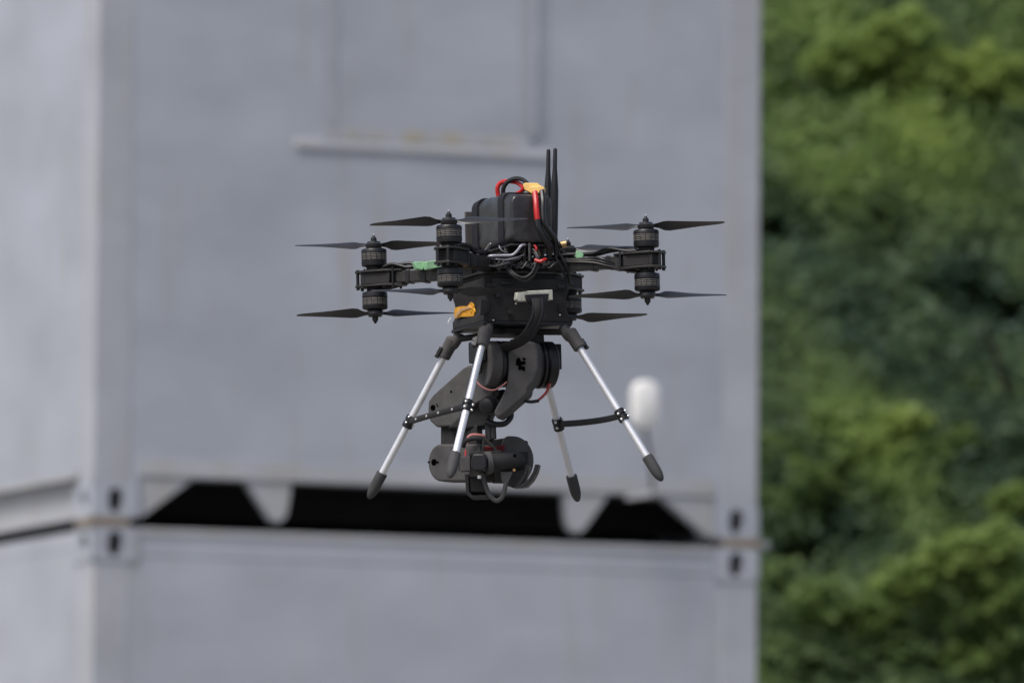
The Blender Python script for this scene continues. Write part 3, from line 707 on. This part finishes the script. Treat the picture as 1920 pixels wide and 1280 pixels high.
# -- lower housing
HX, HY = 86, 82
hs_ = MB()
def side_profile(y):   # waisted outline of the housing (x by height)
    return [(-HX, -106), (HX, -106), (HX, -92), (HX - 4, -86), (HX - 7, -72), (HX - 5, -58), (HX - 2, -50), (HX - 2, -25), (-HX + 2, -25), (-HX + 2, -50), (-HX + 5, -58), (-HX + 7, -72), (-HX + 4, -86), (-HX, -92)]
hs_.prism([(x, -HY, z) for x, z in side_profile(0)], (0, 2 * HY, 0))
house = part(hs_, 'lower_housing', 'printed_dark', None, 1.5)
part(MB().b2((-HX - 2, -HY - 3, -112), (HX + 2, HY + 2, -106.2)), 'housing_base', 'black', house, 1)
part(MB().b2((-70, -HY - 5, -46), (74, -HY - .2, -26)), 'front_lip', 'deep', house, 1)
part(octa(80, 80, 20, -24.6, -16.4), 'spacer', 'deep')
# round ribs on the front
part(plate([(902, 560), (912, 563), (919, 572), (917, 584), (908, 590), (901, 592)], -112, -21, 5), 'front_rib', 'printed_dark', house, 1)
wc = part(plate([(970, 546), (1036, 543), (1037, 562), (974, 565), (968, 561)], -128, -21, 14), 'cable_connector', 'cream', None, 1)
for i in range(7):
    part(plate([(983 + i * 6.2, 545.5 - i * .3), (986 + i * 6.2, 545.4 - i * .3), (986 + i * 6.2, 552 - i * .3), (983 + i * 6.2, 552 - i * .3)], -131 + i * 2.2, -21, 3), 'connector_tooth', 'wire_red' if i in (0, 3, 5) else 'white', wc)
part(plate([(986, 552), (1030, 550), (1028, 562), (1020, 570), (996, 571), (988, 561)], -135, -21, 8), 'plug', 'black', wc, 1)
wire([(1008, 560, -140), (1010, 578, -146), (1007, 596, -146), (998, 615, -140), (985, 632, -128), (965, 645, -105), (945, 652, -80)], 12, 'deep', 'ribbon_cable', flat=(1, .35), seg=12)
wire([(1016, 560, -144), (1018, 580, -150), (1013, 600, -150), (1002, 620, -142), (984, 640, -126)], 2.4, 'strap', 'ribbon_cable')
wire([(1001, 560, -144), (1001, 580, -150), (997, 598, -150), (988, 615, -142), (975, 634, -126)], 2.2, 'strap', 'ribbon_cable')
for px, py, w_, h_ in ((914, 531, 16, 7), (940, 528, 22, 5), (1046, 532, 13, 8), (930, 545, 9, 12), (952, 583, 10, 6), (1048, 572, 8, 14), (918, 598, 14, 4)):
    part(plate([(px, py), (px + w_, py - .5), (px + w_, py + h_), (px, py + h_)], -112 + (px - 905) * .39 - 3, -21, 5), 'housing_detail', rnd.choice(['black', 'printed_dark', 'deep']), house, .8)
# crumpled amber tape on the left side
tp = MB(); T0 = [(852, 577), (863, 574), (876, 574), (882, 566), (886, 569), (890, 584), (888, 593), (876, 594), (864, 594), (853, 597), (851, 588)]
tb = plate(T0, -18, 66, 3, 870); part(tb, 'amber_tape', 'tape', None, .6)
part(plate([(853, 590), (862, 579), (880, 574), (883, 577), (866, 583), (856, 594)], -24, 66, 3, 870), 'tape_fold', 'gold', None, .5)
part(plate([(878, 590), (885, 570), (888, 573), (882, 592)], -24, 66, 3, 872), 'tape_fold', 'tape', None, .5)
wire([(846, 596, 0), (842, 600, -2), (840, 606, -2)], .8, 'white', 'loose_thread')
for (px, py, d) in ((1068, 534, 30), (1070, 537, 60), (1064, 596, 20)):
    part(MB().cyl(img(px, py, d), img(px + 7, py, d + 3), 3.5, seg=12), 'screw', 'black')
for (px, py) in ((967, 569), (1050, 590), (925, 600)):
    part(MB().cyl(img(px, py, -128), img(px, py, -132), 1.5, seg=8), 'screw', 'steel')

# -- landing gear
gear = part(octa(46, 46, 16, -124, -114), 'gear_plate', 'printed_dark', None, 2)
TOP, FOOT = 96.0, 213.0
ZT, ZE, ZF = -150.0, -372.0, -416.0
legs = {}
for key, (cx, cyy) in CORN.items():
    d = Vector((cx, cyy, 0)); dg = d.normalized()
    a = Vector((cx * (TOP - 6), cyy * (TOP - 6), ZT + 12))
    k0 = Vector((cx * TOP, cyy * TOP, ZT)); f1 = Vector((cx * FOOT, cyy * FOOT, ZF)); dr = (f1 - k0).normalized(); e1 = k0 + (f1 - k0) * 0.815
    leg = part(MB().cyl(k0 - dr * 10, e1 + dr * 12, 6.7, seg=28), 'leg', 'alu')
    part(MB().lathe(e1, dr, [(0, 10.2), (2, 10.6), (30, 10.4), (40, 9.4), (48, 7.2), (53, 4.6), (55, 2)], 28), 'foot', 'rubber', leg)
    legs[key] = (k0, e1)
    # socket and strut
    sc_ = part(MB().lathe(k0 + dr * 8, -dr, [(0, 10.5), (2, 12), (30, 12.8), (38, 12.8), (42, 9)], 24), 'leg_socket', 'printed', gear)
    part(MB().tube([Vector((cx * 76, cyy * 76, -112.6)), Vector((cx * 78, cyy * 78, -122)), Vector((cx * 84, cyy * 84, -132)), k0 - dr * 20], lambda q: 9.5 + q * 2.5, seg=14), 'gear_strut', 'printed', gear, 1)
    part(MB().beam(Vector((cx * 30, cyy * 30, -119.5)), Vector((cx * 80, cyy * 80, -124)), 16, 11), 'gear_arm', 'printed_dark', gear, 3)
    sd_ = Vector((cx, 0.0, 0.2 * 0)) * 14
    part(MB().beam(k0 + sd_ - dr * 14, k0 + sd_ + dr * 8, 9, 7, dg), 'clamp_tab', 'black', gear, 1)
    for i in (-10, 0):
        part(MB().cyl(k0 + sd_ * 1.25 + dr * i, k0 + sd_ * 1.5 + dr * i, 1.8, seg=8), 'screw', 'steel', gear)
for ka, kb in (('RL', 'FL'), ('RR', 'FR')):
    A = legs[ka][0].lerp(legs[ka][1], 0.57); Bp = legs[kb][0].lerp(legs[kb][1], 0.57 if kb == 'FL' else 0.63)
    sgn = -1 if ka == 'RL' else 1
    bow = Vector((sgn * 12, 0, -2)); pts = [A, A.lerp(Bp, .25) + bow * .75, A.lerp(Bp, .5) + bow, A.lerp(Bp, .75) + bow * .75, Bp]
    br = part(MB().tube(pts, 6, seg=12, sub=8, flat=(.55, 1.0)), 'leg_brace', 'printed_dark')
    for k, P_ in ((ka, A), (kb, Bp)):
        dr = (legs[k][1] - legs[k][0]).normalized()
        part(MB().lathe(P_ - dr * 12, dr, [(0, 9), (1, 10.2), (10, 10.2), (10.6, 8.6), (13.4, 8.6), (14, 10.2), (23, 10.2), (24, 9)], 16), 'brace_clamp', 'black', br)
        side = Vector((0, -1, 0)); rt = dr.cross(side).normalized()
        for q in (-6, 6):
            for sd2 in (-1, 1):
                c = P_ + dr * q + side * 7.5 + rt * 7.5 * sd2
                part(MB().lathe(c, side, [(0, 2.6), (2.5, 2.4), (3.6, 1.2)], 10), 'screw', 'steel', br)
    for tq in (.2, .42, .62, .82):
        c = A.lerp(Bp, tq) + bow * (1 - (2 * tq - 1) ** 2)
        up_ = 3.0 if sgn < 0 else 5.2
        n_ = Vector((sgn, -0.9, 0.0)).normalized() if sgn < 0 else Vector((0.2, -1, 0)).normalized()
        part(MB().lathe(c + n_ * up_, n_, [(0, 2.6), (2, 2.4), (3.2, 1.2)], 10), 'screw', 'steel', br)

# -- gimbal: upper joint
part(MB().cyl((22, -8, -132), (22, -8, -150), 26, 22, 28), 'gimbal_base', 'printed_dark')
part(plate([(985, 626), (1020, 622), (1022, 650), (1012, 660), (990, 655), (982, 642)], -30, -10, 40), 'gimbal_yoke', 'printed_dark', None, 4)
zc = img(930, 684, -25).z; yc = -28
def disc(x0, x1, r, name, m, parent=None, z=zc, y=yc, ed=2.0, seg=48):
    return part(MB().lathe((x0, y, z), (1, 0, 0), [(0, r - ed), (ed, r), (x1 - x0 - ed, r), (x1 - x0, r - ed)], seg), name, m, parent)
pm = disc(-67, -44, 43, 'pitch_motor', 'printed')
disc(-44, -37, 43.4, 'motor_ring', 'black', pm, ed=1)
disc(-37, -33, 38, 'motor_gap', 'deep', pm, ed=.5)
disc(-33, -18, 43.4, 'motor_ring', 'black', pm, ed=1.5)
rm = disc(12, 40, 44, 'roll_motor', 'printed_dark', ed=4)
disc(40, 46, 45, 'motor_ring', 'black', rm, ed=1)
disc(46, 50, 39, 'motor_gap', 'deep', rm, ed=.5)
disc(50, 69, 44, 'motor_ring', 'black', rm, ed=2)
part(MB().b2((69.2, yc - 20, zc - 10), (82, yc + 24, zc + 38)), 'motor_driver', 'black', rm, 2)
part(MB().b2((-90, yc - 20, zc + 2), (-68, yc + 22, zc + 42)), 'motor_driver', 'black', pm, 3)
part(plate([(884, 664), (896, 656), (903, 668), (903, 698), (896, 702), (886, 694)], -60, 21, 6), 'face_slot', 'deep', pm, 2)
# bent link from the roll motor down to the lower joint
lk = part(plate([(952, 648), (958, 640), (975, 637), (1003, 641), (1009, 660), (1009, 690), (1002, 714), (990, 728), (988, 740), (968, 757), (951, 772), (932, 786), (925, 772), (938, 748), (945, 734), (951, 715), (952, 690)], -84, 12, 50, 980), 'bent_link', 'printed', None, 5, seg=4)
# small emblem cut in the link
for a in ([(971, 672), (975, 669), (978, 676), (984, 675), (985, 680), (978, 682), (979, 689), (974, 690), (974, 683), (970, 682)], [(979, 683), (984, 685), (983, 692), (979, 690)], [(981, 669), (985, 671), (984, 674), (980, 673)]):
    part(plate([((x - 978) * 1.25 + 977, (y - 680) * 1.15 + 682) for x, y in a], -85.2, 12, 2.5, 980), 'emblem', 'void', lk)
# large side arm down to the camera
sa = part(plate([(803, 752), (812, 740), (868, 690), (880, 684), (905, 700), (921, 722), (925, 735), (922, 742), (890, 757), (864, 781), (846, 799), (818, 800), (806, 789), (802, 772)], 18, 34, 22, 860), 'side_arm', 'printed', None, 3.0, seg=3)
part(plate([(858, 781), (925, 733), (946, 728), (952, 742), (946, 760), (920, 776), (915, 800), (870, 806), (838, 803)], 10, 10, 44, 895), 'arm_web', 'deep', None, 5, seg=3)
def hole(px, py, d0, phi, rx, px0, parent, name='screw_hole'):
    ph = R(phi); p = img(px, py, d0 - (px - px0) * tan(ph)); n = body((-sin(ph), -cos(ph), 0))
    part(MB().lathe(p - n * 2.0, n, [(0, rx), (3.0, rx)], 20), name, 'void', parent)  # black disc; its colour stands for the shade inside the hole
hole(812, 764, 18, 34, 5.4, 860, sa); hole(819, 758, 18, 34, 1.3, 860, sa); hole(821, 761, 18, 34, 1.3, 860, sa); hole(846, 734, 18, 34, 2.2, 860, sa)
vs_ = part(plate([(826, 796), (894, 796), (894, 840), (826, 840)], 34, 34, 20, 855), 'drop_arm', 'printed_dark', None, 2)
# lower left motor housing
pts = []
for i in range(13):
    t = R(90 + 180 * i / 12); pts.append((826 + 24 * cos(t), 867 - (35 if True else 0) * sin(t) * 1.0))
pts = [(p[0], p[1]) for p in pts]
lm = part(plate([(900, 832)] + pts + [(900, 902)], 14, 34, 46, 850), 'camera_motor', 'printed', None, 4, seg=4)
hole(814, 866, 14, 34, 6.0, 850, lm); hole(804, 866, 14, 34, 2.0, 850, lm); hole(821, 866, 14, 34, 2.0, 850, lm)
# junction of joints
part(MB().tube([img(958, 772, -20), img(957, 783, -24), img(946, 794, -30), img(925, 795, -34), img(910, 790, -34)], 5.5), 'hinge_loop', 'black')
part(MB().tube([img(938, 778, -26), img(950, 768, -20), img(958, 774, -20)], 6), 'hinge_loop', 'black')
part(MB().lathe(img(915, 760, -50), body((-.5, -.8, -.2)), [(-14, 16), (-4, 18), (8, 15), (12, 8)], 24), 'hinge_ball', 'black')
part(MB().cyl(img(919, 790, -20), img(918, 826, -24), 10, 8, 16), 'camera_stem', 'black')
part(MB().cyl(img(925, 796, -30), img(926, 822, -34), 5, 5, 12), 'camera_stem', 'printed_dark')
# camera block
part(plate([(868, 832), (950, 820), (990, 826), (990, 890), (880, 900), (866, 890)], 22, 0, 24, 925), 'camera_back', 'deep', None, 3)
part(plate([(858, 852), (864, 850), (990, 846), (991, 880), (965, 886), (880, 890), (860, 884)], 6, 0, 16, 925), 'camera_bracket', 'printed_dark', None, 2)
for i, z in enumerate((838, 842, 846)):
    wire([(880, z + 2, -2), (905, z, -6), (925, z + 1, -4), (946, z - 3, 0)], 1.6, 'wire_dim', 'red_wire')
wire([(876, 832, -20), (878, 820, -22), (886, 815, -24), (902, 816, -24), (916, 820, -20)], 3.0, 'wire_pink', 'servo_cable')
wire([(868, 838, -16), (872, 828, -20), (884, 822, -24), (902, 822, -26), (918, 824, -22)], 4.5, 'wire_black', 'servo_cable')
wire([(873, 843, -30), (873, 855, -34)], 1.5, 'wire_red', 'red_wire')
# triangular bracket
part(MB().beam(img(906, 818, -28), img(938, 852, -30), 5, 8, body((0, 1, 0))), 'bracket_strut', 'printed_dark', None, 1)
part(MB().beam(img(908, 820, -28), img(904, 852, -28), 4, 6, body((0, 1, 0))), 'bracket_strut', 'printed_dark', None, 1)
part(MB().beam(img(880, 851, -30), img(940, 848, -30), 12, 7, body((0, 0, 1))), 'bracket_beam', 'printed_dark', None, 1)
# barrel, servo and lens
brl = part(MB().lathe(img(915, 868, -36), img(982, 862, -20) - img(915, 868, -36), [(-2, 15), (0, 17), (50, 17), (62, 15), (68, 10), (70, 6)], 32), 'camera_barrel', 'printed_dark')
part(MB().lathe(img(908, 868, -38), img(982, 862, -20) - img(915, 868, -36), [(0, 15), (3, 21.5), (12, 21.5), (15, 18)], 32), 'barrel_flange', 'printed', brl)
part(plate([(880, 893), (878, 850), (882, 848), (912, 849), (926, 862), (925, 880), (910, 892)], -30, 6, 10, 900), 'mount_face', 'printed', None, 1.5)
part(plate([(861, 857), (881, 854), (882, 882), (863, 884)], -52, 6, 16, 872), 'servo', 'printed', None, 1.5)
part(plate([(884, 854), (889, 850), (907, 850), (912, 856), (912, 876), (906, 882), (889, 882), (884, 878)], -62, 12, 24, 898), 'servo_motor', 'black', None, 3, seg=3)
hole(965, 854, -40, 0, 3, 965, brl); hole(918, 865, -45.5, 0, 1.6, 918, brl)
# big disc behind right
dsk = []
for i in range(28):
    t = R(118 - 232 * i / 27); dsk.append((962 + 39 * cos(t) - (6 if False else 0), 863 - 46 * sin(t)))
part(plate([(948, 884), (986, 880), (990, 892), (984, 902), (966, 914), (950, 910)], -10, 0, 12), 'claw_plate', 'printed', None, 2)
dk = part(plate([(945, 822), (952, 817)] + dsk[3:] + [(925, 905), (930, 880), (938, 850)], 4, -14, 13, 960), 'camera_disc', 'printed', None, 2.0, seg=3)
# claw
claw = [(986, 871), (991, 872), (990, 884), (984, 898), (975, 910), (962, 914), (958, 913), (972, 902), (981, 888)]
part(plate(claw, -28, 10, 26, 975), 'claw', 'black', None, 1)
claw2 = [(1003, 870), (1010, 870), (1006, 885), (998, 900), (986, 912), (975, 914), (962, 914), (975, 910), (990, 898), (999, 884)]
part(plate(claw2, -36, 10, 26, 985), 'claw', 'black', None, 1)
part(plate([(960, 913), (984, 906), (999, 888), (1002, 880), (996, 905), (986, 913)], -16, 10, 10, 985), 'claw_plate', 'printed', None, 1)
part(MB().cyl(img(964, 880, -33), img(964, 881, -37), 2.6, seg=10), 'copper_contact', 'gold')
# lower box and ring
part(plate([(872, 890), (912, 888), (914, 928), (880, 930), (873, 920)], 0, 10, 4), 'lower_bracket', 'printed_dark', None, 1.5)
part(plate([(879, 892), (908, 890), (909, 922), (882, 922)], -22, 10, 20), 'lower_box', 'deep', None, 1.5)
part(plate([(871, 888), (879, 888), (880, 921), (886, 928), (912, 927), (914, 934), (884, 935), (874, 926)], -24, 10, 24), 'lower_bracket', 'printed_dark', None, 1.2)
rg = [img(p[0], p[1], -34) for p in ((904, 886), (909, 905), (915, 922), (924, 934), (932, 938), (941, 932), (946, 918), (949, 904))]
part(MB().tube(rg, 4.4, seg=12, flat=(1.0, 1.0)), 'lower_ring', 'printed')
part(plate([(938, 884), (962, 884), (950, 912), (948, 912), (940, 900)], -36, 0, 9), 'ring_mount', 'printed', None, 1.5)
part(MB().cyl(img(899, 891, -44), img(899, 897, -44), 4, seg=12), 'screw', 'steel')
# thin gimbal cables
wire([(888, 706, -72), (900, 722, -82), (918, 731, -86), (934, 728, -84), (950, 716, -76)], 1.6, 'wire_pink', 'gimbal_cable')
wire([(1032, 694, -20), (1033, 712, -24), (1028, 732, -30), (1018, 744, -40), (1008, 752, -50)], 1.7, 'wire_pink', 'gimbal_cable')
wire([(1030, 694, -22), (1030, 714, -26), (1024, 734, -34), (1008, 750, -50)], 1.5, 'wire_red', 'gimbal_cable')
wire([(1010, 751, -50), (994, 753, -56), (978, 749, -60), (968, 742, -60)], 3.2, 'wire_black', 'gimbal_cable')
print('objects', len(bpy.data.objects))
